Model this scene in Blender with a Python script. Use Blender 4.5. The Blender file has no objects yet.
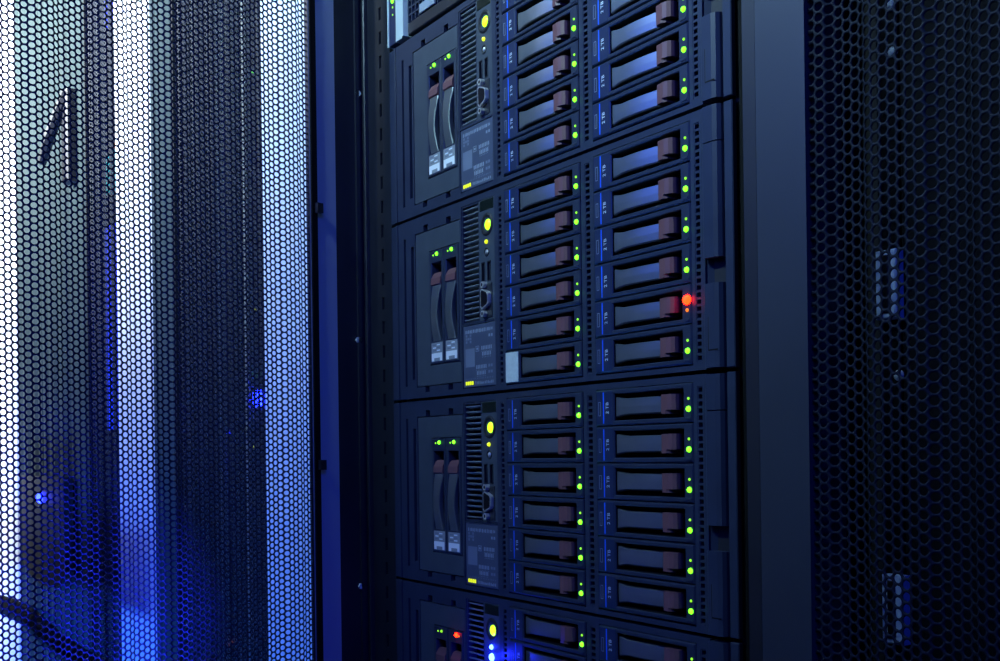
import bpy, math, random
import numpy as np
from mathutils import Matrix, Vector

random.seed(4)
scene = bpy.context.scene
C = scene.collection
MM = 0.001

# ------------------------------------------------------------------ camera
# world: X runs along the row of racks, Y points into the racks, Z up.
# X = 0 is the left edge of the servers, Y = 0 their front plane.
CAM = Vector((0.9933, -0.5191, 1.05))
F_PX, YAW, ROLL, SHIFT = 1100.0, 0.99288, -0.01295, 122.2
cd = bpy.data.cameras.new('camera')
cam = bpy.data.objects.new('camera', cd)
C.objects.link(cam)
scene.camera = cam
cd.sensor_fit = 'HORIZONTAL'
cd.sensor_width = 36.0
cd.lens = F_PX / 1000.0 * 36.0
cd.shift_y = SHIFT / 1000.0
cd.clip_start = 0.02
_f = Vector((-math.sin(YAW), math.cos(YAW), 0))
_r = Vector((math.cos(YAW), math.sin(YAW), 0))
_u = Vector((0, 0, 1))
_r2 = _r * math.cos(ROLL) + _u * math.sin(ROLL)
_u2 = -_r * math.sin(ROLL) + _u * math.cos(ROLL)
_b = -_f
cam.matrix_world = Matrix(((_r2.x, _u2.x, _b.x, CAM.x), (_r2.y, _u2.y, _b.y, CAM.y), (_r2.z, _u2.z, _b.z, CAM.z), (0, 0, 0, 1)))


def at(px, py, Y):
    """point of the plane y = Y (metres) seen at a pixel"""
    d = _f * F_PX + _r2 * (px - 500) + _u2 * (330.5 + SHIFT - py)
    return CAM + d * ((Y - CAM.y) / d.y)


# ------------------------------------------------------------------ world, lights, exposure
w = bpy.data.worlds.new('world')
scene.world = w
w.use_nodes = True
w.node_tree.nodes['Background'].inputs[0].default_value = (0.05, 0.16, 1.0, 1)
w.node_tree.nodes['Background'].inputs[1].default_value = 0.010
scene.view_settings.view_transform = 'Standard'
scene.view_settings.look = 'None'
scene.view_settings.gamma = 1
scene.view_settings.use_curve_mapping = False
scene.view_settings.exposure = 0.0


def area(name, loc, size, color, power, aim, spread=180):
    l = bpy.data.lights.new(name, 'AREA')
    l.shape = 'RECTANGLE'
    l.size, l.size_y = size
    l.color = color
    l.energy = power
    l.spread = math.radians(spread)
    o = bpy.data.objects.new(name, l)
    C.objects.link(o)
    o.location = loc
    o.rotation_euler = (Vector(aim) - Vector(loc)).to_track_quat('-Z', 'Y').to_euler()
    return o


# unseen white lights added across the aisle to brighten the row further down
area('aisle_fill', (-1.66, -0.97, 2.08), (2.2, 0.45), (0.88, 0.97, 1.0), 76, (-1.66, 0.0, 2.08), 100)
area('far_aisle_fill', (-2.75, -0.95, 1.15), (1.0, 0.10), (0.88, 0.97, 1.0), 22, (-2.7, 0.0, 1.10), 100)
# unseen blue light added near the floor to turn the panel bottoms blue
area('low_blue_fill', (-1.45, -0.34, 0.03), (2.6, 0.06), (0.04, 0.19, 1.0), 30, (-1.45, -0.15, 1.2), 110)
# unseen blue light added behind the camera for the door's inner face
area('blue_side_fill', (1.9, -0.80, 1.90), (0.6, 0.2), (0.012, 0.05, 1.0), 13, (0.0, -0.1, 1.35))
# unseen blue light added across the aisle, to be reflected in the levers
area('blue_reflection_fill', (-0.45, -1.36, 2.10), (0.75, 1.1), (0.010, 0.06, 1.0), 15, (-0.45, 0, 2.10))
# unseen cool light added above the aisle to brighten the server fronts
area('near_fill', (0.18, -0.95, 2.14), (0.6, 0.12), (0.50, 0.84, 1.0), 23, (0.2, 0.0, 2.06), 108)

# ------------------------------------------------------------------ materials
MATS = {}


def mat(name, col, rough=0.5, metal=0.0, noise=0.0, nscale=60.0, bump=0.0, emit=None, estr=0.0, spec=0.5, coat=0.0):
    m = bpy.data.materials.new(name)
    m.use_nodes = True
    nt = m.node_tree
    b = nt.nodes['Principled BSDF']
    b.inputs['Base Color'].default_value = (*col, 1)
    b.inputs['Roughness'].default_value = rough
    b.inputs['Metallic'].default_value = metal
    b.inputs['Specular IOR Level'].default_value = spec
    b.inputs['Coat Weight'].default_value = coat
    if noise or bump:
        tc = nt.nodes.new('ShaderNodeTexCoord')
        n = nt.nodes.new('ShaderNodeTexNoise')
        n.inputs['Scale'].default_value = nscale
        n.inputs['Detail'].default_value = 5
        nt.links.new(tc.outputs['Object'], n.inputs['Vector'])
        if noise:
            r = nt.nodes.new('ShaderNodeValToRGB')
            r.color_ramp.elements[0].position = 0.3
            r.color_ramp.elements[1].position = 0.7
            r.color_ramp.elements[0].color = (*[c * (1 - noise) for c in col], 1)
            r.color_ramp.elements[1].color = (*[min(1, c * (1 + noise)) for c in col], 1)
            nt.links.new(n.outputs['Fac'], r.inputs[0])
            nt.links.new(r.outputs[0], b.inputs['Base Color'])
        if bump:
            bp = nt.nodes.new('ShaderNodeBump')
            bp.inputs['Strength'].default_value = bump
            bp.inputs['Distance'].default_value = 0.0004
            nt.links.new(n.outputs['Fac'], bp.inputs['Height'])
            nt.links.new(bp.outputs['Normal'], b.inputs['Normal'])
    if emit:
        b.inputs['Emission Color'].default_value = (*emit, 1)
        b.inputs['Emission Strength'].default_value = estr
    MATS[name] = m
    return m


mat('bezel', (0.024, 0.033, 0.060), 0.38, 0.0, 0.12, 40, 0.15, spec=0.35)
mat('panel_grey', (0.050, 0.064, 0.084), 0.42, 0.0, 0.10, 50, 0.15, spec=0.35)
mat('carrier', (0.022, 0.031, 0.056), 0.36, 0.0, 0.10, 60, 0.1, spec=0.4)
mat('dark', (0.006, 0.007, 0.010), 0.6)
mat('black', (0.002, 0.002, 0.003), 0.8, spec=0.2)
mat('lever', (0.30, 0.34, 0.345), 0.33, 0.85, 0.06, 30)
mat('latch', (0.15, 0.065, 0.070), 0.42, 0.0, 0.1, 80)
mat('label_blue', (0.012, 0.022, 0.065), 0.4)
mat('print_blue', (0.01, 0.13, 0.95), 0.4)
mat('print_white', (0.75, 0.80, 0.85), 0.5)
mat('print_grey', (0.25, 0.29, 0.36), 0.5)
mat('print_block', (0.15, 0.18, 0.25), 0.5)
mat('info_plate', (0.062, 0.078, 0.125), 0.35)
mat('sticker', (0.52, 0.58, 0.56), 0.6, 0, 0.08, 300)
mat('white_sticker', (0.85, 0.86, 0.86), 0.55)
mat('grey_label', (0.26, 0.28, 0.30), 0.5)
mat('chrome', (0.72, 0.70, 0.64), 0.38, 0.7)
mat('port_black', (0.004, 0.004, 0.005), 0.35)
mat('glass_dark', (0.004, 0.010, 0.006), 0.3)
mat('rail', (0.022, 0.025, 0.032), 0.4, 0.3, 0.15, 25)
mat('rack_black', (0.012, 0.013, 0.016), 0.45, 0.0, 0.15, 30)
mat('door_frame', (0.055, 0.062, 0.072), 0.42, 0.2, 0.10, 12)
mat('post_grey', (0.034, 0.040, 0.040), 0.45, 0.0, 0.08, 12)
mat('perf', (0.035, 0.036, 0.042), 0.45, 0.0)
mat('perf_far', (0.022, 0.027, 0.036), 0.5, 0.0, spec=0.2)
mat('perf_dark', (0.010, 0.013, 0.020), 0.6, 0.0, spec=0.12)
mat('slat', (0.13, 0.15, 0.17), 0.45)
mat('white_paint', (0.80, 0.83, 0.85), 0.5, 0, 0.03, 8)
mat('grey_paint', (0.045, 0.066, 0.066), 0.6, 0, 0.06, 8, spec=0.08)
mat('silver', (0.50, 0.58, 0.58), 0.4, 0.0)
mat('door_inner', (0.45, 0.48, 0.52), 0.4)
mat('tag_white', (0.55, 0.68, 0.78), 0.5)
mat('floor_tile', (0.06, 0.065, 0.075), 0.35, 0, 0.15, 6)
mat('wall_paint', (0.07, 0.075, 0.085), 0.7, 0, 0.1, 4)
mat('led_green', (0.1, 0.4, 0.02), 0.3, emit=(0.14, 1.0, 0.012), estr=4.0)
mat('led_green_small', (0.1, 0.3, 0.02), 0.3, emit=(0.30, 1.0, 0.02), estr=1.2)
mat('led_power', (0.2, 0.5, 0.02), 0.3, emit=(0.42, 1.0, 0.01), estr=2.6)
mat('led_red', (0.5, 0.05, 0.01), 0.3, emit=(1.0, 0.006, 0.0006), estr=34)
mat('led_orange', (0.5, 0.15, 0.01), 0.3, emit=(1.0, 0.22, 0.02), estr=1.2)
mat('led_yellow', (0.5, 0.5, 0.02), 0.3, emit=(0.85, 1.0, 0.01), estr=1.0)
mat('led_blue', (0.02, 0.05, 0.6), 0.2, emit=(0.012, 0.03, 1.0), estr=60)
mat('led_blue_far', (0.02, 0.05, 0.6), 0.2, emit=(0.006, 0.012, 1.0), estr=40)
mat('led_cyan', (0.02, 0.3, 0.3), 0.2, emit=(0.01, 0.5, 0.6), estr=1.0)
mat('glow_blue', (0.02, 0.03, 0.3), 0.3, emit=(0.0, 0.02, 1.0), estr=3.5)
mat('white_strip', (0.28, 0.32, 0.30), 0.5)
mat('led_off', (0.012, 0.014, 0.012), 0.25)


# ------------------------------------------------------------------ mesh builder (millimetres in, metres out)
class MB:
    def __init__(s):
        s.v, s.f, s.m, s.mats = [], [], [], []

    def mi(s, name):
        if name not in s.mats:
            s.mats.append(name)
        return s.mats.index(name)

    def face(s, pts, m):
        n = len(s.v)
        s.v += [tuple(p) for p in pts]
        s.f.append(tuple(range(n, n + len(pts))))
        s.m.append(s.mi(m))

    def box(s, x0, x1, y0, y1, z0, z1, m, c=0.0):
        """box with an optional chamfer round its front (-y) face"""
        if c:
            s.loft([(x0, x1, z0, z1, y1), (x0, x1, z0, z1, y0 + c), (x0 + c, x1 - c, z0 + c, z1 - c, y0)], m, back=True)
            return s
        s.loft([(x0, x1, z0, z1, y1), (x0, x1, z0, z1, y0)], m, back=True)
        return s

    def loft(s, rects, m, back=False, cap=None):
        """rings of rectangles (x0,x1,z0,z1,y) joined, the last one capped"""
        n = len(s.v)
        k = s.mi(m)
        for (x0, x1, z0, z1, y) in rects:
            s.v += [(x0, y, z0), (x1, y, z0), (x1, y, z1), (x0, y, z1)]
        for i in range(len(rects) - 1):
            a, b = n + 4 * i, n + 4 * i + 4
            for j in range(4):
                j2 = (j + 1) % 4
                s.f.append((a + j2, a + j, b + j, b + j2)[::-1])
                s.m.append(k)
        e = n + 4 * (len(rects) - 1)
        s.f.append((e, e + 1, e + 2, e + 3))
        s.m.append(s.mi(cap) if cap else k)
        if back:
            s.f.append((n + 3, n + 2, n + 1, n))
            s.m.append(k)
        return s

    def prism(s, prof, axis, a0, a1, m):
        """polygon profile extruded along an axis: 'z' (x,y), 'y' (x,z), 'x' (y,z)"""
        n = len(s.v)
        k = s.mi(m)
        L = len(prof)
        for a in (a0, a1):
            for (p, q) in prof:
                s.v.append({'z': (p, q, a), 'y': (p, a, q), 'x': (a, p, q)}[axis])
        for i in range(L):
            j = (i + 1) % L
            s.f.append((n + i, n + j, n + L + j, n + L + i))
            s.m.append(k)
        s.f.append(tuple(range(n + L - 1, n - 1, -1)))
        s.f.append(tuple(range(n + L, n + 2 * L)))
        s.m += [k, k]
        return s

    def dome(s, x, z, r, m, y=0.0, h=None, seg=12, base=0.5):
        """rounded button or lamp standing out of the front"""
        h = r * 0.7 if h is None else h
        n = len(s.v)
        k = s.mi(m)
        rings = [(r, y + base), (r, y), (r * 0.82, y - h * 0.55), (r * 0.45, y - h * 0.9)]
        for (rr, yy) in rings:
            for i in range(seg):
                a = 2 * math.pi * i / seg
                s.v.append((x + rr * math.cos(a), yy, z + rr * math.sin(a)))
        s.v.append((x, y - h, z))
        for q in range(len(rings) - 1):
            for i in range(seg):
                j = (i + 1) % seg
                a, b = n + q * seg, n + (q + 1) * seg
                s.f.append((a + i, a + j, b + j, b + i))
                s.m.append(k)
        a = n + (len(rings) - 1) * seg
        for i in range(seg):
            s.f.append((a + i, a + (i + 1) % seg, n + len(rings) * seg))
            s.m.append(k)
        return s

    def ring(s, x, z, r0, r1, y0, y1, m, seg=20):
        """ring with a bevelled lip: outer r1, hole r0, front y0, hole bottom y1"""
        n = len(s.v)
        k = s.mi(m)
        rm = (r0 + r1) / 2
        rings = [(r1, y0 + 0.8), (rm, y0), (r0, y0 + 0.4), (r0 * 0.95, y1)]
        for (rr, yy) in rings:
            for i in range(seg):
                a = 2 * math.pi * i / seg
                s.v.append((x + rr * math.cos(a), yy, z + rr * math.sin(a)))
        for q in range(3):
            for i in range(seg):
                j = (i + 1) % seg
                a, b = n + q * seg, n + (q + 1) * seg
                s.f.append((a + i, a + j, b + j, b + i))
                s.m.append(k)
        s.f.append(tuple(n + 3 * seg + i for i in range(seg)))
        s.m.append(k)
        return s

    def plate(s, x0, x1, z0, z1, y0, y1, holes, m, wall=None):
        """plate with rectangular holes; hole walls run from y0 to y1"""
        xs = sorted({x0, x1} | {h[0] for h in holes} | {h[1] for h in holes})
        zs = sorted({z0, z1} | {h[2] for h in holes} | {h[3] for h in holes})
        xs = [x for x in xs if x0 <= x <= x1]
        zs = [z for z in zs if z0 <= z <= z1]
        nx, nz = len(xs) - 1, len(zs) - 1
        k, kw = s.mi(m), s.mi(wall or m)

        def solid(i, j):
            if i < 0 or j < 0 or i >= nx or j >= nz:
                return False
            cx, cz = (xs[i] + xs[i + 1]) / 2, (zs[j] + zs[j + 1]) / 2
            return not any(h[0] < cx < h[1] and h[2] < cz < h[3] for h in holes)

        for j in range(nz):
            i = 0
            while i < nx:
                if not solid(i, j):
                    i += 1
                    continue
                i2 = i
                while i2 + 1 < nx and solid(i2 + 1, j):
                    i2 += 1
                s.face([(xs[i], y0, zs[j]), (xs[i2 + 1], y0, zs[j]), (xs[i2 + 1], y0, zs[j + 1]), (xs[i], y0, zs[j + 1])], m)
                i = i2 + 1
        for j in range(nz):
            for i in range(nx):
                if not solid(i, j):
                    continue
                a, b, c, d = xs[i], xs[i + 1], zs[j], zs[j + 1]
                if not solid(i - 1, j): s.face([(a, y1, c), (a, y0, c), (a, y0, d), (a, y1, d)], wall or m)
                if not solid(i + 1, j): s.face([(b, y0, c), (b, y1, c), (b, y1, d), (b, y0, d)], wall or m)
                if not solid(i, j - 1): s.face([(a, y1, c), (b, y1, c), (b, y0, c), (a, y0, c)], wall or m)
                if not solid(i, j + 1): s.face([(a, y0, d), (b, y0, d), (b, y1, d), (a, y1, d)], wall or m)
        return s

    def rect(s, x0, x1, z0, z1, y, m):
        s.face([(x0, y, z0), (x1, y, z0), (x1, y, z1), (x0, y, z1)], m)
        return s

    def tube(s, pts, r, m, seg=8):
        n = len(s.v)
        k = s.mi(m)
        P = [Vector(p) for p in pts]
        for i, p in enumerate(P):
            t = (P[min(i + 1, len(P) - 1)] - P[max(i - 1, 0)]).normalized()
            a = t.cross(Vector((0.3, 1, 0.2))).normalized()
            b = t.cross(a)
            rr = r[i] if isinstance(r, (list, tuple)) else r
            for q in range(seg):
                th = 2 * math.pi * q / seg
                s.v.append(tuple(p + a * rr * math.cos(th) + b * rr * math.sin(th)))
        for i in range(len(P) - 1):
            for q in range(seg):
                q2 = (q + 1) % seg
                s.f.append((n + i * seg + q, n + i * seg + q2, n + (i + 1) * seg + q2, n + (i + 1) * seg + q))
                s.m.append(k)
        s.f.append(tuple(n + q for q in range(seg)))
        s.f.append(tuple(n + (len(P) - 1) * seg + q for q in range(seg - 1, -1, -1)))
        s.m += [k, k]
        return s

    def mesh(s, name, smooth=False):
        me = bpy.data.meshes.new(name)
        me.from_pydata([(x * MM, y * MM, z * MM) for (x, y, z) in s.v], [], s.f)
        for n in s.mats:
            me.materials.append(MATS[n])
        me.polygons.foreach_set('material_index', s.m)
        if smooth:
            me.polygons.foreach_set('use_smooth', [True] * len(s.f))
        me.update()
        return me


def text_mesh(txt, size):
    cu = bpy.data.curves.new('lettering', 'FONT')
    cu.body = txt
    cu.size = size
    cu.align_x = 'CENTER'
    cu.align_y = 'CENTER'
    cu.resolution_u = 2
    o = bpy.data.objects.new('lettering', cu)
    me = bpy.data.meshes.new_from_object(o)
    v = [tuple(q.co) for q in me.vertices]
    f = [tuple(p.vertices) for p in me.polygons]
    bpy.data.objects.remove(o)
    bpy.data.curves.remove(cu)
    bpy.data.meshes.remove(me)
    return v, f


def add_text(mb, txt, size, x, y, z, m, rot=0.0, sx=1.0):
    v, f = text_mesh(txt, size)
    c, s_ = math.cos(rot), math.sin(rot)
    n = len(mb.v)
    for (a, b, _) in v:
        a *= sx
        mb.v.append((x + a * c - b * s_, y, z + a * s_ + b * c))
    k = mb.mi(m)
    for q in f:
        mb.f.append(tuple(n + i for i in q))
        mb.m.append(k)


def link(name, me, parent=None, loc=(0, 0, 0), **props):
    o = bpy.data.objects.new(name, me)
    C.objects.link(o)
    o.location = [q * MM for q in loc]
    if parent:
        o.parent = parent
    for k, v in props.items():
        o[k] = v
    return o


def thing(name, label, cat, loc, group=None):
    o = bpy.data.objects.new(name, None)
    C.objects.link(o)
    o.empty_display_size = 0.05
    o.location = [q * MM for q in loc]
    o['label'] = label
    o['category'] = cat
    if group:
        o['group'] = group
    return o


CACHE = {}


def cached(key, fn, smooth=False):
    if key not in CACHE:
        mb = MB()
        fn(mb)
        CACHE[key] = mb.mesh(key, smooth)
    return CACHE[key]


# ------------------------------------------------------------------ room shell (mm)
def struct(name, mb):
    return link(name, mb.mesh(name), kind='structure')


struct('floor', MB().box(-4500, 2200, -1400, 1800, -60, 0, 'floor_tile'))
struct('ceiling', MB().box(-4500, 2200, -1400, 1800, 2900, 2960, 'wall_paint'))
struct('wall_aisle', MB().box(-4500, 2200, -1480, -1400, 0, 2900, 'wall_paint'))
struct('wall_rear', MB().box(-4500, 2200, 1800, 1880, 0, 2900, 'wall_paint'))
struct('wall_end', MB().box(-4580, -4500, -1400, 1800, 0, 2900, 'wall_paint'))


# ------------------------------------------------------------------ perforated, pleated sheet
PITCH = 6.0
COLP = PITCH * math.sqrt(3) / 2


def perforated(name, ncol, z0, z1, material='perf', hole=2.42, thick=0.9):
    """sheet with hexagonally packed round holes, folded into shallow vertical ribs every 12 columns"""
    nrow = int((z1 - z0) / PITCH)
    cc, rr = np.meshgrid(np.arange(ncol), np.arange(nrow), indexing='ij')
    cx = (cc * COLP + COLP * 0.67).ravel()
    cz = (z0 + rr * PITCH + np.where(cc % 2, PITCH, PITCH / 2)).ravel()
    R = PITCH / math.sqrt(3)
    ah = np.arange(6) * math.pi / 3
    ai = np.arange(12) * math.pi / 6
    ox = np.concatenate([R * np.cos(ah), hole * np.cos(ai), hole * np.cos(ai)])
    oz = np.concatenate([R * np.sin(ah), hole * np.sin(ai), hole * np.sin(ai)])
    oy = np.concatenate([np.zeros(18), np.full(12, thick)])
    X = cx[:, None] + ox
    Z = cz[:, None] + oz
    u = (X / COLP) % 12.0
    rib = np.interp(u, [0, 1.8, 3.2, 6.3, 7.7, 12], [0, 0, 4.2, 4.2, 0, 0])
    Y = oy + rib
    V = np.stack([X, Y, Z], -1).reshape(-1, 3) * MM
    tri, quad = [], []
    for k in range(6):
        h0, h1 = k, (k + 1) % 6
        i0, i1, i2 = 6 + 2 * k, 6 + 2 * k + 1, 6 + (2 * k + 2) % 12
        tri += [(h0, h1, i1), (h0, i1, i0), (h1, i2, i1)]
    for k in range(12):
        a, b = 6 + k, 6 + (k + 1) % 12
        quad.append((a, b, b + 12, a + 12))
    n = len(cx)
    base = (np.arange(n) * 30)[:, None]
    T = (base[:, :, None] + np.array(tri)[None]).reshape(-1)
    Q = (base[:, :, None] + np.array(quad)[None]).reshape(-1)
    loops = np.concatenate([T, Q]).astype(np.int32)
    nt, nq = n * 18, n * 12
    starts = np.concatenate([np.arange(nt) * 3, nt * 3 + np.arange(nq) * 4]).astype(np.int32)
    me = bpy.data.meshes.new(name)
    me.vertices.add(len(V))
    me.vertices.foreach_set('co', V.ravel().astype(np.float32))
    me.loops.add(len(loops))
    me.loops.foreach_set('vertex_index', loops)
    me.polygons.add(nt + nq)
    me.polygons.foreach_set('loop_start', starts)
    me.materials.append(MATS[material])
    me.update(calc_edges=True)
    return me


# ------------------------------------------------------------------ racks
RACK_H = 2300.0
NEAR_Z = (560.0, 2240.0)
FAR_Z = (500.0, 2120.0)
NEAR_COLS, FAR_COLS = 100, 66
panel_near = perforated('perforated_panel_near', NEAR_COLS, *NEAR_Z)
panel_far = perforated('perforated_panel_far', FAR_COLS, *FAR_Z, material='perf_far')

panel_slim = perforated('perforated_panel_slim', 42, *FAR_Z, material='perf_far')


def door_frame_mesh(w, zr, border, m, depth=24, wall=None):
    mb = MB()
    x1 = border[0]
    x2 = w - border[1]
    zr = (zr[0] + 1.5, zr[1] - 1.5)
    mb.plate(0, w, 30, RACK_H - 30, 0, depth, [(x1, x2, zr[0], zr[1])], m, wall)
    mb.plate(0, w, 30, RACK_H - 30, depth, depth, [(x1, x2, zr[0], zr[1])], m)
    return mb


def rack_body(parent, w, m='rack_black'):
    """four corner posts, top, base and side panels of one cabinet"""
    for (x, y) in ((0, 40), (w - 40, 40), (0, 960), (w - 40, 960)):
        link('corner_post', cached('corner_post_' + m, lambda mb: mb.box(0, 40, 0, 40, 0, RACK_H - 122, m, 3)), parent, (x, y + 6, 61))
    link('top_panel', cached('top_panel_%d' % w, lambda mb: mb.box(0, w, 0, 1000, 0, 60, 'rack_black', 4)), parent, (0, 0, RACK_H - 60))
    link('base_panel', cached('base_panel_%d' % w, lambda mb: mb.box(0, w, 0, 1000, 0, 60, 'rack_black', 4)), parent, (0, 0, 0))
    for x in (1, w - 5):
        link('side_panel', cached('side_panel', lambda mb: mb.box(0, 4, 50, 955, 0, RACK_H - 122, 'rack_black')), parent, (x, 0, 61))


# --- the open rack that holds the servers
rack = thing('server_rack', 'open black server rack holding the lit servers, its mesh door swung open', 'server rack', (-59, 0, 0))
RW = 600
# the corner posts stand behind the mounting rails
rack_body(rack, RW)
# left jamb: wall towards the door hinge, facing the servers
mb = MB()
mb.prism([(-9, -38), (-3, -38), (-3, 8), (2, 8), (2, 40), (-9, 40)], 'z', 62, RACK_H - 62, 'rack_black')
mb.box(-3, 0.5, -9, -5, 62, RACK_H - 62, 'rail')
link('hinge_jamb', mb.mesh('hinge_jamb'), rack)
# slotted mounting rail on the left
mb = MB()
holes = [(30, 35, z, z + 13) for z in range(400, 2100, 25)]
mb.plate(4, 54, 62, RACK_H - 62, 4, 9, holes, 'rail')
mb.box(8, 52, 10, 14, 62, RACK_H - 62, 'black')
mb.box(-2, 4, -1, 5, 62, RACK_H - 62, 'rail', 1)
link('mounting_rail', mb.mesh('mounting_rail'), rack)
# right hand post and rail
mb = MB()
mb.box(532, 538, 8, 40, 62, RACK_H - 62, 'rack_black', 1)
link('mounting_rail', mb.mesh('mounting_rail_right'), rack)
mb = MB()
mb.prism([(545, 2), (556, 2), (557, 6), (557, 40), (545, 40)], 'z', 62, RACK_H - 62, 'rack_black')
mb.prism([(557, 30), (600, 30), (600, 40), (557, 40)], 'z', 62, RACK_H - 62, 'black')
link('front_post', mb.mesh('front_post'), rack)
for (px, py) in ((357, 94), (358, 340), (360.5, 586)):
    d = at(px, py, 0) - CAM
    t = (-0.062 - CAM.x) / d.x
    q = (CAM + d * t) * 1000
    mb = MB()
    mb.prism([(3.2 * math.cos(a * math.pi / 3), 3.2 * math.sin(a * math.pi / 3)) for a in range(6)], 'x', -0.5, 3, 'silver')
    link('bolt', mb.mesh('bolt'), rack, (-2.5, q.y, q.z))

# its door, hinged on the left and swung out
HX, HY, ANG = 2.2, -38.2, math.radians(-75.9)
DW = 595
LB = 33.5                              # border between the hinge and the mesh
door = link('rack_door', door_frame_mesh(DW, NEAR_Z, (LB, DW - LB - NEAR_COLS * COLP - 3), 'door_inner', 6, 'rack_black').mesh('rack_door'), rack, (HX, HY, 0),
            label='open perforated door seen from its inner side')
door.rotation_euler = (0, 0, ANG)
link('perforated_panel', panel_near, door, (LB - 1.5, 2.0, 0))
mb = MB()
mb.box(LB - 7.5, LB - 0.5, 6, 9, NEAR_Z[0], NEAR_Z[1], 'black', 1)
link('gasket', mb.mesh('gasket'), door)
for pz in (1050 + 250, 1050 - 10):
    mb = MB()
    mb.box(LB - 10, LB - 3, 9, 15, -5, 5, 'rack_black', 1.5)
    link('catch', mb.mesh('catch'), door, (0, 0, pz))

# --- neighbour on the right with a closed mesh door
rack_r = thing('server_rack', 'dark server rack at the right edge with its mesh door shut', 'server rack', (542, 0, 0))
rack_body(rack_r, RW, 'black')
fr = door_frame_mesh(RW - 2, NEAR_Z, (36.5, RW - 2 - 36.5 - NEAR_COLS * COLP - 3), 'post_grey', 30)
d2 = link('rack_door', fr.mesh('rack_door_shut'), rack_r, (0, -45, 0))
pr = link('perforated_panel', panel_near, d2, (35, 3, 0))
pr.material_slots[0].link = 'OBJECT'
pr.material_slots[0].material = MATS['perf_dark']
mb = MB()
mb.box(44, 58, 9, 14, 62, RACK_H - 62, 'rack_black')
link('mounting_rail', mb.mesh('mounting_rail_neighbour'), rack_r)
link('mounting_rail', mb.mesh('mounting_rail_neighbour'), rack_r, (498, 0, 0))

# --- racks further down the row, seen through the open door
def far_rack(x_right, w, label, white, door_x, panel, cols, greys=()):
    """white: (x0,x1) light cable-duct panel; door_x: x of the mesh door; grey: (x0,x1) grey post. absolute mm"""
    x0 = x_right - w
    t = thing('server_rack', label, 'server rack', (x0, 0, 0))
    rack_body(t, w)
    if white:
        mb = MB()
        mb.box(white[0] - x0, white[1] - x0, -46, -2, 62, RACK_H - 62, 'white_paint', 3)
        link('cable_duct', mb.mesh('cable_duct'), t)
    for grey in greys:
        mb = MB()
        mb.box(grey[0] - x0, grey[1] - x0, -44, -2, 62, RACK_H - 62, 'grey_paint', 3)
        link('front_post', mb.mesh('front_post_far'), t)
    if door_x is not None:
        W = cols * COLP + 16
        dd = link('rack_door', door_frame_mesh(W, FAR_Z, (6, 6), 'rack_black', 20).mesh('rack_door_far'), t, (door_x - x0, -42, 0))
        link('perforated_panel', panel, dd, (5, 4, 0))
    return t


DWF = FAR_COLS * COLP + 16
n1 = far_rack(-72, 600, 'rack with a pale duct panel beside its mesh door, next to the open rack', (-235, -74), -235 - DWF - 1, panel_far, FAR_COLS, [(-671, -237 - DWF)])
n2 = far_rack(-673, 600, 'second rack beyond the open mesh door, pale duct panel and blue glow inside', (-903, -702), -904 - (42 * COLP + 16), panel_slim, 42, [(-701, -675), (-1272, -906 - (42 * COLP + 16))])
n3 = thing('server_rack', 'grey-doored rack furthest down the row at the left picture edge', 'server rack', (-2462, 0, 0))
rack_body(n3, 1187)
mb = MB()
for (a, b, c) in ((-1540, -1276, 'grey_paint'), (-1838, -1548, 'grey_paint')):
    mb2 = MB()
    mb2.box(a + 2462, b + 2462, -46, -20, 40, RACK_H - 40, c, 4)
    # folded ridges down the door
    for q in range(3):
        xx = a + 2462 + 50 + q * 90
        mb2.prism([(xx, -46), (xx + 8, -52), (xx + 16, -46)], 'z', 60, RACK_H - 60, c)
    link('rack_door', mb2.mesh('rack_door_grey'), n3)
mb2 = MB()
mb2.box(612 - 600, 616, -48, -4, 40, RACK_H - 40, 'white_paint', 4)
link('cable_duct', mb2.mesh('cable_duct_end'), n3)

# ------------------------------------------------------------------ servers
PU = 177.8
Z2 = 1050 + 52.6                       # bottom of the second server


def f_bezel(mb):
    holes = [(50.5, 135.6, 11.8, 161.2), (137.6, 192.8, 63.8, 171), (137.6, 192.8, 5.6, 62.4),
             (199, 204.6, 7, 168.5), (209, 316.6, 5, 171.8), (321.4, 328, 7, 168.5), (332.4, 439, 5, 171.8), (442.6, 448.2, 7, 168.5),
             (27.5, 31.5, 14, 160), (42, 47.5, 20, 150)]
    for x in (71.5, 115):
        holes += [(x - 4, x + 4, 161, 167), (x - 4, x + 4, 6.6, 12)]
    mb.plate(16, 452, 1.4, 176.4, 0, 13, holes, 'bezel')
    for h in holes:                    # pocket floors
        mb.rect(h[0], h[1], h[2], h[3], 12.6, 'black')


def f_chassis(mb):
    mb.box(18, 450, 13, 690, 1.6, 176.2, 'rack_black')


def f_ear_left(mb):
    mb.box(0, 15.4, 0.5, 4, 1.4, 176.4, 'bezel', 0.6)
    mb.box(12, 15.4, -1.0, 0.6, 1.4, 176.4, 'bezel', 0.4)


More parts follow.
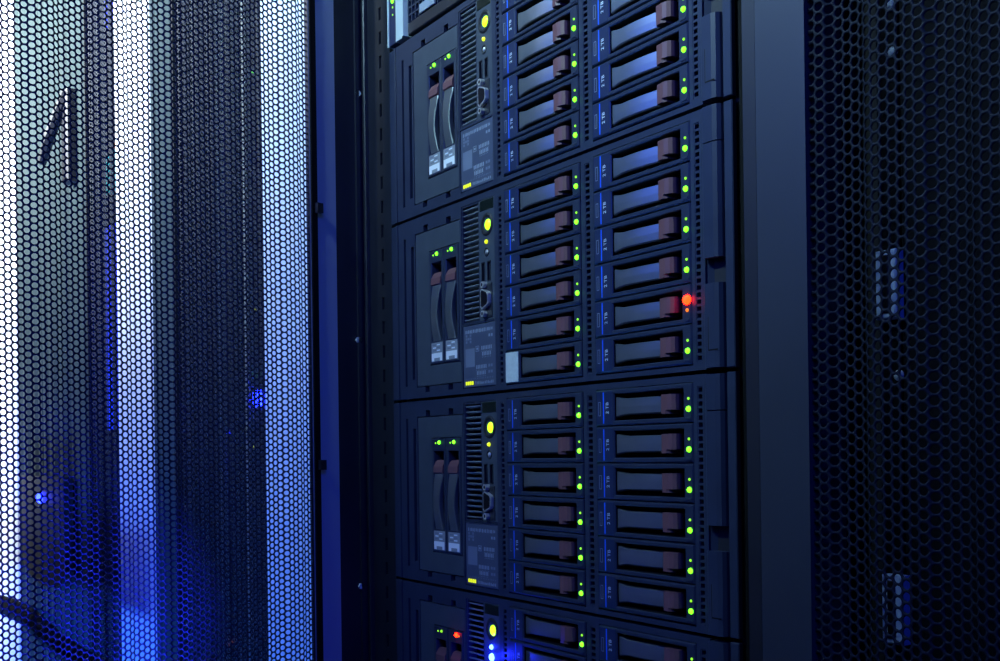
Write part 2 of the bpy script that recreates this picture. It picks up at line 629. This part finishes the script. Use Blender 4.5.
def f_ear_right(mb):
    # latch cover with a rounded outer edge, grip recess and a release tab
    def seg(z0, z1):
        mb.prism([(453, 8), (453, -2.2), (454, -3), (463, -3), (466.4, -2), (468, 0.5), (468.5, 4), (468.5, 8)], 'z', z0, z1, 'bezel')
    seg(2, 58)
    seg(75, 151)
    seg(151.8, 175.6)
    mb.box(453, 468.5, 4, 8, 58, 75, 'dark')
    mb.box(468.5, 476.5, 2, 6, 1.4, 176.4, 'bezel', 0.6)
    mb.prism([(453, 1), (458, 5), (468.5, 7), (468.5, 8), (453, 8)], 'z', 58, 75, 'bezel')
    # tab outline
    mb.rect(457.0, 457.6, 14, 36, -3.05, 'black')
    mb.rect(457.0, 466, 13.2, 14.2, -3.05, 'black')
    mb.rect(457.6, 458.1, 14.2, 36, -3.04, 'panel_grey')


def f_vent(n, w):
    def g(mb):
        p = 161.0 / n
        mb.plate(0, w, 0, 161, 0.3, 6, [(0.9, w - 0.9, i * p + 1.1, i * p + p - 0.6) for i in range(n)], 'bezel')
        mb.rect(0, w, 0, 161, 6, 'black')
    return g


def f_module(mb):
    mb.plate(51.6, 134.6, 12.8, 160.2, 0.2, 9, [(78, 133, 31.3, 140.3)], 'panel_grey')
    mb.rect(78, 133, 31.3, 140.3, 9, 'black')


# front-loading drive carrier (horizontal), 105.8 x 26.9
CW, CH, CP = 105.8, 26.9, 27.63


def f_carrier(mb):
    mb.loft([(0, CW, 0, CH, 11), (0, CW, 0, CH, 0.9), (0.9, CW - 0.9, 0.9, CH - 0.9, 0), (21.2, 97.4, 3.0, 24.0, 0), (21.8, 96.8, 3.6, 23.4, 0.9)], 'carrier', cap='black')
    del mb.f[-1], mb.m[-1]
    mb.loft([(21.8, 96.8, 3.6, 23.4, 0.9), (21.8, 96.8, 3.6, 23.4, 10.5)], 'black')  # pocket walls coloured black to put the recess shade into the carrier
    # step at the foot of the LED strip
    mb.box(98.6, 104.4, -0.5, 0.2, 1.6, 3.4, 'carrier', 0.3)


def f_lever(mb):
    # bowed handle in the pocket, flared where it meets the label
    xs = [21.9 + (74.5 - 21.9) * i / 10 for i in range(11)]
    n = len(mb.v)
    k = mb.mi('lever')
    for i, x in enumerate(xs):
        t = i / 10
        y = 2.2 - 1.0 * t + 7.0 * max(0.0, t - 0.25) ** 2
        fl = 1.6 * max(0, 1 - t * 6)
        zb, zt = 7.4 - fl, 19.6 + fl
        mb.v += [(x, y + 5, zb), (x, y + 0.8, zb), (x, y, zb + 1.0), (x, y - 0.15, (zb + zt) / 2), (x, y, zt - 0.5), (x, y + 0.8, zt), (x, y + 5, zt)]
    for i in range(10):
        for j in range(6):
            a = n + i * 7 + j
            mb.f.append((a, a + 7, a + 8, a + 1))
            mb.m.append(k)
    mb.f.append(tuple(n + j for j in range(7)))
    mb.f.append(tuple(n + 70 + j for j in range(6, -1, -1)))
    mb.m += [k, k]


def f_latch(mb):
    prof = [(74.2, 8), (74.2, 0.2), (75, -0.8), (82, -1.6), (86, -1.0), (88.5, 0.8), (89.2, 3.0), (89.2, 8)]
    mb.prism(prof, 'z', 9.2, 20.2, 'latch')
    # lip below, cut back towards the right
    mb.prism([(74.2, 8), (74.2, 0.2), (75, -0.8), (80, -1.4), (83.5, 0.6), (84.5, 8)], 'z', 6.6, 9.2, 'latch')


def f_drive_label(mb):
    mb.loft([(0.9, 20.4, 0.9, 25.9, 0.1), (1.3, 20.0, 1.3, 25.5, -0.25)], 'label_blue')
    y = -0.3
    mb.rect(9.0, 10.3, 1.6, 25.2, y, 'print_blue')
    mb.rect(3.6, 4.0, 7.5, 18.0, y, 'print_grey')
    mb.rect(3.6, 6.4, 7.5, 7.9, y, 'print_grey')
    mb.rect(3.6, 6.4, 17.6, 18.0, y, 'print_grey')
    mb.rect(6.0, 6.4, 7.5, 18.0, y, 'print_grey')
    add_text(mb, '2 TB', 4.6, 14.2, y, 13.2, 'print_white', math.pi / 2)


def f_sticker(mb):
    mb.box(0.8, 19.6, -0.6, -0.2, 0.8, 26, 'sticker')


def f_led(x, z, r, m):
    return lambda mb: mb.dome(x, z, r, m, -0.1, r * 0.9)


# small upright drive carrier, 26.6 x 107
SW, SH = 26.4, 107.4


def f_small(mb):
    mb.loft([(0, SW, 0, SH, 9), (0, SW, 0, SH, 0.8), (0.8, SW - 0.8, 0.8, SH - 0.8, 0), (4.4, 23.6, 21.5, 96, 0), (4.9, 23.1, 22, 95.5, 0.8),
             (4.9, 23.1, 22, 95.5, 8.5)], 'carrier', cap='black')


def f_small_lever(mb):
    # long narrow lever with a hollowed right flank
    n = len(mb.v)
    k = mb.mi('lever')
    N = 12
    for i in range(N + 1):
        t = i / N
        z = 21.0 + 53.5 * t
        y = 0.2 - 2.6 * math.sin(math.pi * t)
        xr = 20.6 - 3.6 * math.sin(math.pi * min(1, t * 1.05)) + 1.0 * t
        xl = 6.2 - 0.8 * t
        mb.v += [(xl, y + 5, z), (xl, y + 0.7, z), (xl + 0.8, y, z), (xr - 0.8, y, z), (xr, y + 0.7, z), (xr, y + 5, z)]
    for i in range(N):
        for j in range(5):
            a = n + i * 6 + j
            mb.f.append((a, a + 1, a + 7, a + 6))
            mb.m.append(k)
    mb.f.append(tuple(n + j for j in range(6)))
    mb.f.append(tuple(n + N * 6 + j for j in range(5, -1, -1)))
    mb.m += [k, k]


def f_small_latch(mb):
    prof = [(7, 74.2), (-0.2, 74.2), (-1.2, 75.2), (-0.8, 81), (1.4, 85), (3.6, 87), (7, 87)]
    mb.prism(prof, 'x', 5.4, 22.4, 'latch')


def f_small_label(mb):
    mb.loft([(3.4, 24.2, 2.0, 20.2, 0.1), (3.8, 23.8, 2.4, 19.8, -0.4)], 'grey_label')
    y = -0.45
    mb.rect(4.0, 23.6, 2.6, 10.2, y, 'white_sticker')
    mb.rect(9, 19.5, 2.6, 5.6, y - 0.05, 'grey_label')
    for q in range(3):
        for h in range(2):
            mb.rect(6.5 + h * 7.5, 12.5 + h * 7.5, 12.0 + q * 2.6, 13.2 + q * 2.6, y, 'print_white' if (q + h) % 2 else 'print_block')


def f_slat(mb):
    mb.prism([(6.0, 0.0), (1.6, 1.2), (1.2, 1.8), (1.4, 2.5), (2.2, 2.7), (6.0, 1.7)], 'x', 0, 28.2, 'slat')


def f_grille_frame(mb):
    mb.plate(138.0, 167.2, 64.2, 170.6, 0.6, 10, [(139.2, 166.2, 65.4, 169.4)], 'bezel')
    mb.rect(138, 167.2, 64.2, 170.6, 10, 'black')


def f_control(mb):
    mb.plate(167.4, 192.4, 64.2, 170.6, 0.4, 6, [(171.2, 176.4, 98, 115.5), (180.6, 185.8, 98, 115.5)], 'panel_grey')
    mb.rect(171, 186, 98, 115.5, 5.8, 'port_black')


def f_display(mb):
    mb.loft([(169, 191.4, 160.6, 169.8, 0.4), (169.5, 190.9, 161.1, 169.3, 0.0)], 'glass_dark')


def f_pwr_ring(mb):
    mb.ring(180.6, 147.8, 6.6, 10.2, -0.6, 3.5, 'dark')


def f_pwr(m):
    return lambda mb: mb.dome(182.2, 147.4, 5.4, m, 1.2, 2.6, 16, 2)


def f_button(mb):
    mb.ring(179.6, 123.7, 2.6, 4.6, -0.2, 1.5, 'dark', 14)
    mb.dome(179.9, 123.7, 2.1, 'chrome', 0.4, 1.0, 10)


def f_usb(x):
    def g(mb):
        mb.plate(x, x + 5.2, 98, 115.5, -0.1, 5.0, [(x + 0.7, x + 4.5, 98.8, 114.7)], 'rail')
        mb.box(x + 2.6, x + 3.8, 0.8, 5, 99.6, 114, 'panel_grey', 0.2)
    return g


def f_vga(mb):
    # D-shaped shell with dark connector face
    P = [(176.2, 73.5), (184.8, 76.5), (186.4, 78.6), (186.4, 86.4), (184.8, 88.5), (176.2, 91.5), (174.4, 89.5), (174.4, 75.5)]
    mb.prism(P, 'y', -3.6, 0.4, 'chrome')
    cxm, czm = 180.4, 82.5
    mb.prism([(cxm + (a - cxm) * 0.84, czm + (b - czm) * 0.86) for a, b in P], 'y', -3.9, -3.5, 'port_black')
    mb.box(172.5, 188, -0.2, 0.4, 66, 99 - 3, 'rail', 0.1)


def f_vga_screw(z):
    def g(mb):
        mb.prism([(177.5 + 3.0 * math.cos(a * math.pi / 3), z + 3.0 * math.sin(a * math.pi / 3)) for a in range(6)], 'y', -4.0, 0.4, 'chrome')
        mb.prism([(177.5 + 1.5 * math.cos(a * math.pi / 4), z + 1.5 * math.sin(a * math.pi / 4)) for a in range(8)], 'y', -4.1, -3.9, 'port_black')
    return g


def f_info(mb):
    mb.loft([(138.2, 192.4, 6.0, 62.0, 3), (138.2, 192.4, 6.0, 62.0, 0.8), (139, 191.6, 6.8, 61.2, 0)], 'info_plate')
    R = random.Random(9)
    y = -0.06
    g = 'print_grey'
    x = 143.0
    # heading characters
    while x < 187:
        wd = R.uniform(1.0, 2.6)
        mb.rect(x, x + wd, 54.6 + R.uniform(0, .6), 58.0 - R.uniform(0, .6), y, g)
        x += wd + R.uniform(0.5, 1.4)
    # square diagram
    for q in range(3):
        for h in range(3):
            if (q + h) % 2 == 0 or q == 1:
                mb.rect(143.2 + h * 3.4, 146 + h * 3.4, 46.2 + q * 2.8, 48.4 + q * 2.8, y, 'print_block')
    for (a, b) in ((181.5, 184), (185.4, 188)):
        mb.rect(a, b, 49.4, 51.8, y, g)
    # big pale block
    mb.rect(142.4, 158.2, 24.6, 41.2, y, 'print_block')
    # outlined box
    for (a, b, c_, d) in ((160, 165.5, 37.8, 38.3), (160, 165.5, 42.2, 42.7), (160, 160.5, 37.8, 42.7), (165, 165.5, 37.8, 42.7)):
        mb.rect(a, b, c_, d, y, g)
    mb.rect(161.3, 164.2, 39.3, 41.2, y, g)
    # two pairs of bank rows
    for (x0, z, nn) in ((169.5, 38.6, 7), (170.6, 33.4, 6), (160.6, 22.2, 7), (161.6, 16.8, 6)):
        for i in range(nn):
            mb.rect(x0 + i * 2.55, x0 + i * 2.55 + 1.6, z, z + 3.4, y, g)
            mb.rect(x0 + i * 2.55 + 0.3, x0 + i * 2.55 + 1.0, z - 1.6, z - 0.9, y, g)
    for (x0, z) in ((180.5, 23), (180.5, 17.6)):
        for i in range(2):
            mb.rect(x0 + i * 4, x0 + i * 4 + 3, z, z + 2.4, y, 'print_block')
    x = 142.8
    while x < 188:
        mb.rect(x, x + 0.9, 13.2, 14.4, y, 'print_block')
        x += R.uniform(2.0, 3.4)
    # bottom row of marks
    x = 158.5
    while x < 188:
        mb.rect(x, x + 1.4, 8.6, 11.6 - R.uniform(0, 1.4), y, g)
        x += R.uniform(2.0, 2.8)


def f_info_led(i):
    return lambda mb: mb.box(142.8 + i * 3.5, 144.9 + i * 3.5, -0.5, 0.1, 8.6, 11.8, 'led_yellow', 0.2)


def build_server(s, label):
    zb = Z2 + (2 - s) * PU
    t = thing('rack_server', label, 'server', (0, 0, zb), 'servers stacked in the open rack')

    def P(name, fn, par=None, loc=(0, 0, 0), key=None, smooth=False, **kw):
        return link(name, cached(key or name, fn, smooth), par or t, loc, **kw)

    P('bezel', f_bezel)
    P('chassis', f_chassis)
    P('ear', f_ear_left, key='ear_left')
    P('ear', f_ear_right, key='ear_right', label='rounded latch cover at the server end')
    for x, n_, w_ in ((199, 34, 5.6), (321.4, 34, 6.6), (442.6, 34, 5.6)):
        P('vent_strip', f_vent(n_, w_), loc=(x, 0, 7.2), key='vent_strip_%d_%.1f' % (n_, w_))
    mod = P('module_panel', f_module)
    for i, x in enumerate((78.6, 105.8)):
        c = P('small_drive_carrier', f_small, loc=(x, -0.8, 32))
        P('lever', f_small_lever, c, key='small_lever')
        P('release_latch', f_small_latch, c, key='small_latch', label='purple-brown latch')
        P('drive_label', f_small_label, c, key='small_label')
        if s == 4 and i == 1:
            P('status_led', f_led(15.5, 103.6, 2.2, 'led_red'), c, key='sled_red', label='red light')
            P('activity_led', f_led(20, 102.9, 0.9, 'led_orange'), c, key='sled_orange')
        else:
            P('status_led', f_led(15.5, 103.6, 1.9 if s < 4 else 1.4, 'led_green' if s < 4 else 'led_green_small'), c, key='sled_green%d' % (s == 4), label='green light')
            P('activity_led', f_led(8.8, 103.0, 0.9, 'led_green_small'), c, key='sled_small')
    gf = P('grille', f_grille_frame)
    for i in range(21):
        P('slat', f_slat, gf, (138.6, 0.4, 65.6 + i * 4.98))
    cp = P('control_panel', f_control)
    P('display_window', f_display, cp)
    P('button_ring', f_pwr_ring, cp)
    P('power_button', f_pwr('led_power'), cp, key='power_button', label='lit green power button', smooth=True)
    if s == 4:
        P('health_led', f_led(179.8, 132.6, 2.2, 'led_blue'), cp, key='health_blue', label='blue light')
        pl = bpy.data.lights.new('door_blue_spot', 'SPOT')  # blue spot added at the locator LED to tint the door mesh
        pl.spot_size = math.radians(64)
        pl.spot_blend = 1.0
        pl.color = (0.01, 0.02, 1.0)
        pl.energy = 34
        pl.shadow_soft_size = 0.004
        po = bpy.data.objects.new('door_blue_spot', pl)
        C.objects.link(po)
        po.parent = cp
        po.location = (0.1799, -0.006, 0.1237)
        po.rotation_euler = Vector((-0.13, -0.36, 0.03)).to_track_quat('-Z', 'Y').to_euler()
        pg = bpy.data.lights.new('locator_halo', 'POINT')  # added point light, stands in for bloom around the locator LED
        pg.color = (0.01, 0.02, 1.0)
        pg.energy = 0.07
        pg.shadow_soft_size = 0.003
        ph = bpy.data.objects.new('locator_halo', pg)
        C.objects.link(ph)
        ph.parent = cp
        ph.location = (0.1799, -0.016, 0.1237)
        P('locator_led', lambda mb: mb.dome(179.9, 123.7, 3.6, 'led_blue', 0.2, 2.4, 14), cp, key='locator', label='glaring blue locator light')
    else:
        P('health_led', f_led(179.8, 132.6, 1.9, 'led_yellow'), cp, key='health_led')
        P('locator_button', f_button, cp)
    for x in (171.2, 180.6):
        P('usb_port', f_usb(x), cp, key='usb_%d' % x)
    P('video_port', f_vga, cp)
    for z in (69.6, 95.0):
        P('port_screw', f_vga_screw(z), cp, key='screw_%d' % z)
    info = P('information_plate', f_info, label='blue-grey plate printed with a board diagram')
    for i in range(4):
        P('plate_led', f_info_led(i), info, key='plate_led_%d' % i)
    for ci, x in enumerate((209.8, 333.0)):
        for d in range(6):
            c = P('drive_carrier', f_carrier, loc=(x, -1.0, 144.35 - CP * d))
            P('lever', f_lever, c, smooth=False)
            P('release_latch', f_latch, c, label='purple-brown latch')
            if s == 2 and ci == 0 and d == 5:
                P('sticker', f_sticker, c, label='pale sticker over the drive label')
            else:
                P('drive_label', f_drive_label, c)
            if s == 2 and ci == 1 and d == 4:
                P('status_led', f_led(102.2, 9.1, 1.3, 'led_orange'), c, key='bled_orange', label='dim orange light')
                P('activity_led', f_led(102.2, 16.2, 3.5, 'led_red'), c, key='bled_red', label='glowing red fault light')
                c['label'] = 'drive carrier with a red fault light'
            else:
                P('status_led', f_led(102.2, 9.1, 2.05, 'led_green'), c, key='bled_green')
                P('activity_led', f_led(102.2, 16.2, 1.0, 'led_green_small'), c, key='bled_small')
    return t


build_server(1, 'dark server at the top of the stack, under the unit with the silver edge')
build_server(2, 'dark server with one red-lit drive and a pale sticker on another drive')
build_server(3, 'all-green dark server below the one with the red-lit drive')
build_server(4, 'lowest dark server with the bright blue light, cut by the picture edge')

# support rails under the lowest server
zb4 = Z2 - 2 * PU
mb = MB()
mb.box(62, 100, 20, 900, zb4 - 4, zb4 + 1.4, 'rail')
mb.box(62, 66, 20, 900, zb4 - 40, zb4 - 4, 'rail')
link('support_rail', mb.mesh('support_rail_left'), rack)
mb = MB()
mb.box(470, 508, 20, 900, zb4 - 4, zb4 + 1.4, 'rail')
mb.box(504, 508, 20, 900, zb4 - 40, zb4 - 4, 'rail')
link('support_rail', mb.mesh('support_rail_right'), rack)

# ------------------------------------------------------------------ unit above the servers: silver edge with lights, mesh bezel
zt = Z2 + 2 * PU
unit = thing('storage_unit', 'mesh-fronted unit with a silver edge strip, above the top server', 'storage unit', (0, 0, zt))
mb = MB()
mb.box(18, 450, 12, 690, 2, 174, 'rack_black')
link('chassis', mb.mesh('storage_chassis'), unit)
mb = MB()
mb.box(6, 20, -2, 6, 2, 174, 'label_blue', 0.6)
mb.box(3.6, 5.8, -3, 6, 2, 174, 'silver', 0.3)
se = link('indicator_strip', mb.mesh('indicator_strip'), unit)
for (z, r, m) in ((32, 1.0, 'led_green_small'), (39.5, 1.1, 'led_green_small'), (46, 2.6, 'led_green'), (63, 1.9, 'led_green_small'), (76, 1.6, 'led_green_small'), (90, 2.2, 'led_green')):
    link('indicator_led', MB().dome(14, z, r, m, -2, r * 0.6).mesh('indicator_led'), se)
mb = MB()
mb.prism([(20.5, 8), (20.5, -2), (22, -3), (36, -3), (37.5, -5), (41, -5), (42, 8)], 'z', 2, 174, 'silver')
link('edge_moulding', mb.mesh('edge_moulding'), unit)
# mesh bezel: square-hole grid
mb = MB()
hl = []
for i in range(56):
    for j in range(21):
        hl.append((40 + i * 7.2, 40 + i * 7.2 + 5.6, 22 + j * 7.2, 22 + j * 7.2 + 5.6))
xs = sorted({34.0, 450.0} | {h[0] for h in hl} | {h[1] for h in hl})
for i in range(56):
    mb.box(43.4 + i * 7.2 - 0.8 + 0.8, 43.4 + i * 7.2 + 1.6, -1, 3, 14, 174, 'bezel')
for j in range(22):
    mb.box(43, 450, -0.6, 2.8, 20.4 + j * 7.2, 22 + j * 7.2, 'bezel')
mb.box(43, 450, -1, 8, 2, 14, 'rack_black', 1)
g = link('mesh_bezel', mb.mesh('mesh_bezel'), unit)
mb = MB()
mb.box(70, 98, -3, -1, 14, 23, 'print_grey', 0.4)
link('name_plate', mb.mesh('name_plate'), unit, label='small pale name plate')

# ------------------------------------------------------------------ inside the right-hand rack
rin = thing('rack_server', 'dark server standing behind the shut mesh door at the right', 'server', (542, 0, 400))
mb = MB()
mb.box(60, 540, 4, 690, 0, 1300, 'black', 2)
mb.box(46, 60, 4, 7, 0, 1300, 'black')
mb.box(540, 554, 4, 7, 0, 1300, 'black')
link('chassis', mb.mesh('chassis_dark'), rin)
for (x, y0, y1) in ((886, 250, 319), (892.5, 575, 644)):
    a, b = at(x, y0, -0.002) * 1000, at(x, y1, -0.002) * 1000
    mb = MB()
    wq = 13.5
    mb.box(-wq / 2, wq / 2, -5, 3, 0, a.z - b.z, 'tag_white', 0.8)
    mb.box(-wq / 2 + 4.2, wq / 2 - 4.2, -6, -4, 3, a.z - b.z - 3, 'port_black', 0.5)
    link('handle', mb.mesh('pale_handle'), rin, (a.x - 542, 2, b.z - 400), label='pale pull handle')
for (x, y) in ((887, 50), (893, 375), (884, 3)):
    a = at(x, y, -0.002) * 1000
    link('screw', MB().dome(0, 0, 3.2, 'silver', 0, 2).mesh('screw'), rin, (a.x - 542, 3, a.z - 400))

# ------------------------------------------------------------------ inside and on the far racks
def far_box(x0, x1, label, zl=(300, 2100)):
    t = thing('rack_server', label, 'server', (x0, 0, zl[0]))
    mb = MB()
    mb.box(0, x1 - x0, 30, 700, 0, zl[1] - zl[0], 'rack_black', 3)
    link('chassis', mb.mesh('far_chassis'), t)
    return t


e1 = far_box(-620, -120, 'dark equipment behind the mesh door of the nearest far rack')
for (px, wq, m) in ((192, 34, 'white_strip'), (203, 26, 'white_strip'), (212, 16, 'grey_paint'), (222, 22, 'white_strip'), (240, 14, 'grey_paint'), (251, 10, 'white_strip')):
    q = at(px, 330, 0.028) * 1000
    link('cable_riser', MB().box(-wq / 2, wq / 2, 0, 10, 0, 1790, m, 2).mesh('cable_riser'), e1, (max(25, q.x + 620), 20, 5))
R = random.Random(3)
for i in range(26):
    px, py = R.uniform(176, 262), R.uniform(10, 650)
    q = at(px, py, 0.028) * 1000
    if not (-610 < q.x < -130): continue
    m = R.choice(['led_yellow', 'led_green', 'led_orange', 'led_green_small', 'led_yellow'])
    link('indicator_led', MB().dome(0, 0, 2.2, m, 0, 2).mesh('indicator_led_far'), e1, (q.x + 620, 29, q.z - 300))
for (px, py, r) in ((259, 399, 13), (226, 433, 6), (237, 462, 4), (219, 436, 4)):
    q = at(px, py, 0.028) * 1000
    link('indicator_led', MB().dome(0, 0, r, 'led_blue_far', 0, r).mesh('indicator_led_blue'), e1, (max(8, q.x + 620), 29, q.z - 300), label='blue light')
e2 = far_box(-1210, -715, 'dark equipment behind the mesh door of the second far rack')
for (px, py, r, m) in ((110, 300, 9, 'led_blue_far'), (111, 370, 10, 'led_blue_far'), (110, 8, 8, 'led_blue_far'), (114, 165, 5, 'led_cyan'), (113, 147, 4, 'led_orange'), (104, 155, 3, 'led_yellow')):
    q = at(px, py, 0.028) * 1000
    link('indicator_led', MB().dome(0, 0, r, m, 0, r).mesh('indicator_led_mixed'), e2, (min(485, max(8, q.x + 1210)), 29, q.z - 300))

for (px, y0, y1, m) in ((109, 225, 430, 'glow_blue'), (110, -20, 22, 'glow_blue'), (112, 150, 192, 'led_cyan')):  # glowing blocks added for the blue and teal glow behind the mesh
    a, b = at(px, y0, -0.018) * 1000, at(px, y1, -0.018) * 1000
    link('glow_block', MB().box(-45, 50, 0, 6, 0, a.z - b.z, m, 2).mesh('glow_block'), e2, (a.x + 1210, -18, b.z - 300), label='glowing block added for the coloured glow inside the rack')

# swing handle of the grey door, standing open
q = at(69, 137, -0.055) * 1000
h = thing('swing_handle', 'dark swing handle standing open on the grey rack door', 'handle', (q.x, -46, q.z))
mb = MB()
mb.box(-19, 19, -20, 0, -88, 88, 'rack_black', 5)
link('base', mb.mesh('handle_base'), h)
mb = MB()
mb.tube([(10, -14, 84), (-10, -24, 50), (-40, -36, 8), (-76, -44, -38)], [10, 11, 11, 8], 'rack_black', 8)
link('lever', mb.mesh('swing_lever'), h)

# rounded dark housing with a blue light and the cable running under it
q = at(43, 585, -0.068) * 1000
a = at(43, 476, -0.068) * 1000
hw = (at(64, 585, -0.068).x - at(22, 585, -0.068).x) * 500
hs = thing('lock_housing', 'dark round-bottomed housing with a blue light on the grey door', 'housing', (q.x, -53, q.z))
H_ = a.z - q.z
mb = MB()
prof = [(-hw, H_)] + [(-hw * math.cos(t_ * math.pi / 12), 45 - 45 * math.sin(t_ * math.pi / 12)) for t_ in range(13)] + [(hw, H_)]
mb.prism(prof, 'y', -16, 0, 'rack_black')
link('shell', mb.mesh('housing_shell'), hs)
link('indicator_led', MB().dome(0, H_ * 0.80, 13, 'led_blue_far', -16, 10).mesh('housing_led'), hs, label='blue light')
pts = [at(x, y, -0.10) * 1000 for (x, y) in ((-60, 578), (-20, 598), (8, 606), (30, 618), (55, 642), (80, 660), (120, 680))]
o = link('cable', MB().tube([tuple(p_) for p_ in pts], 20, 'black', 10).mesh('cable'), None, label='thick black cable sagging across the foot of the grey door', category='cable')
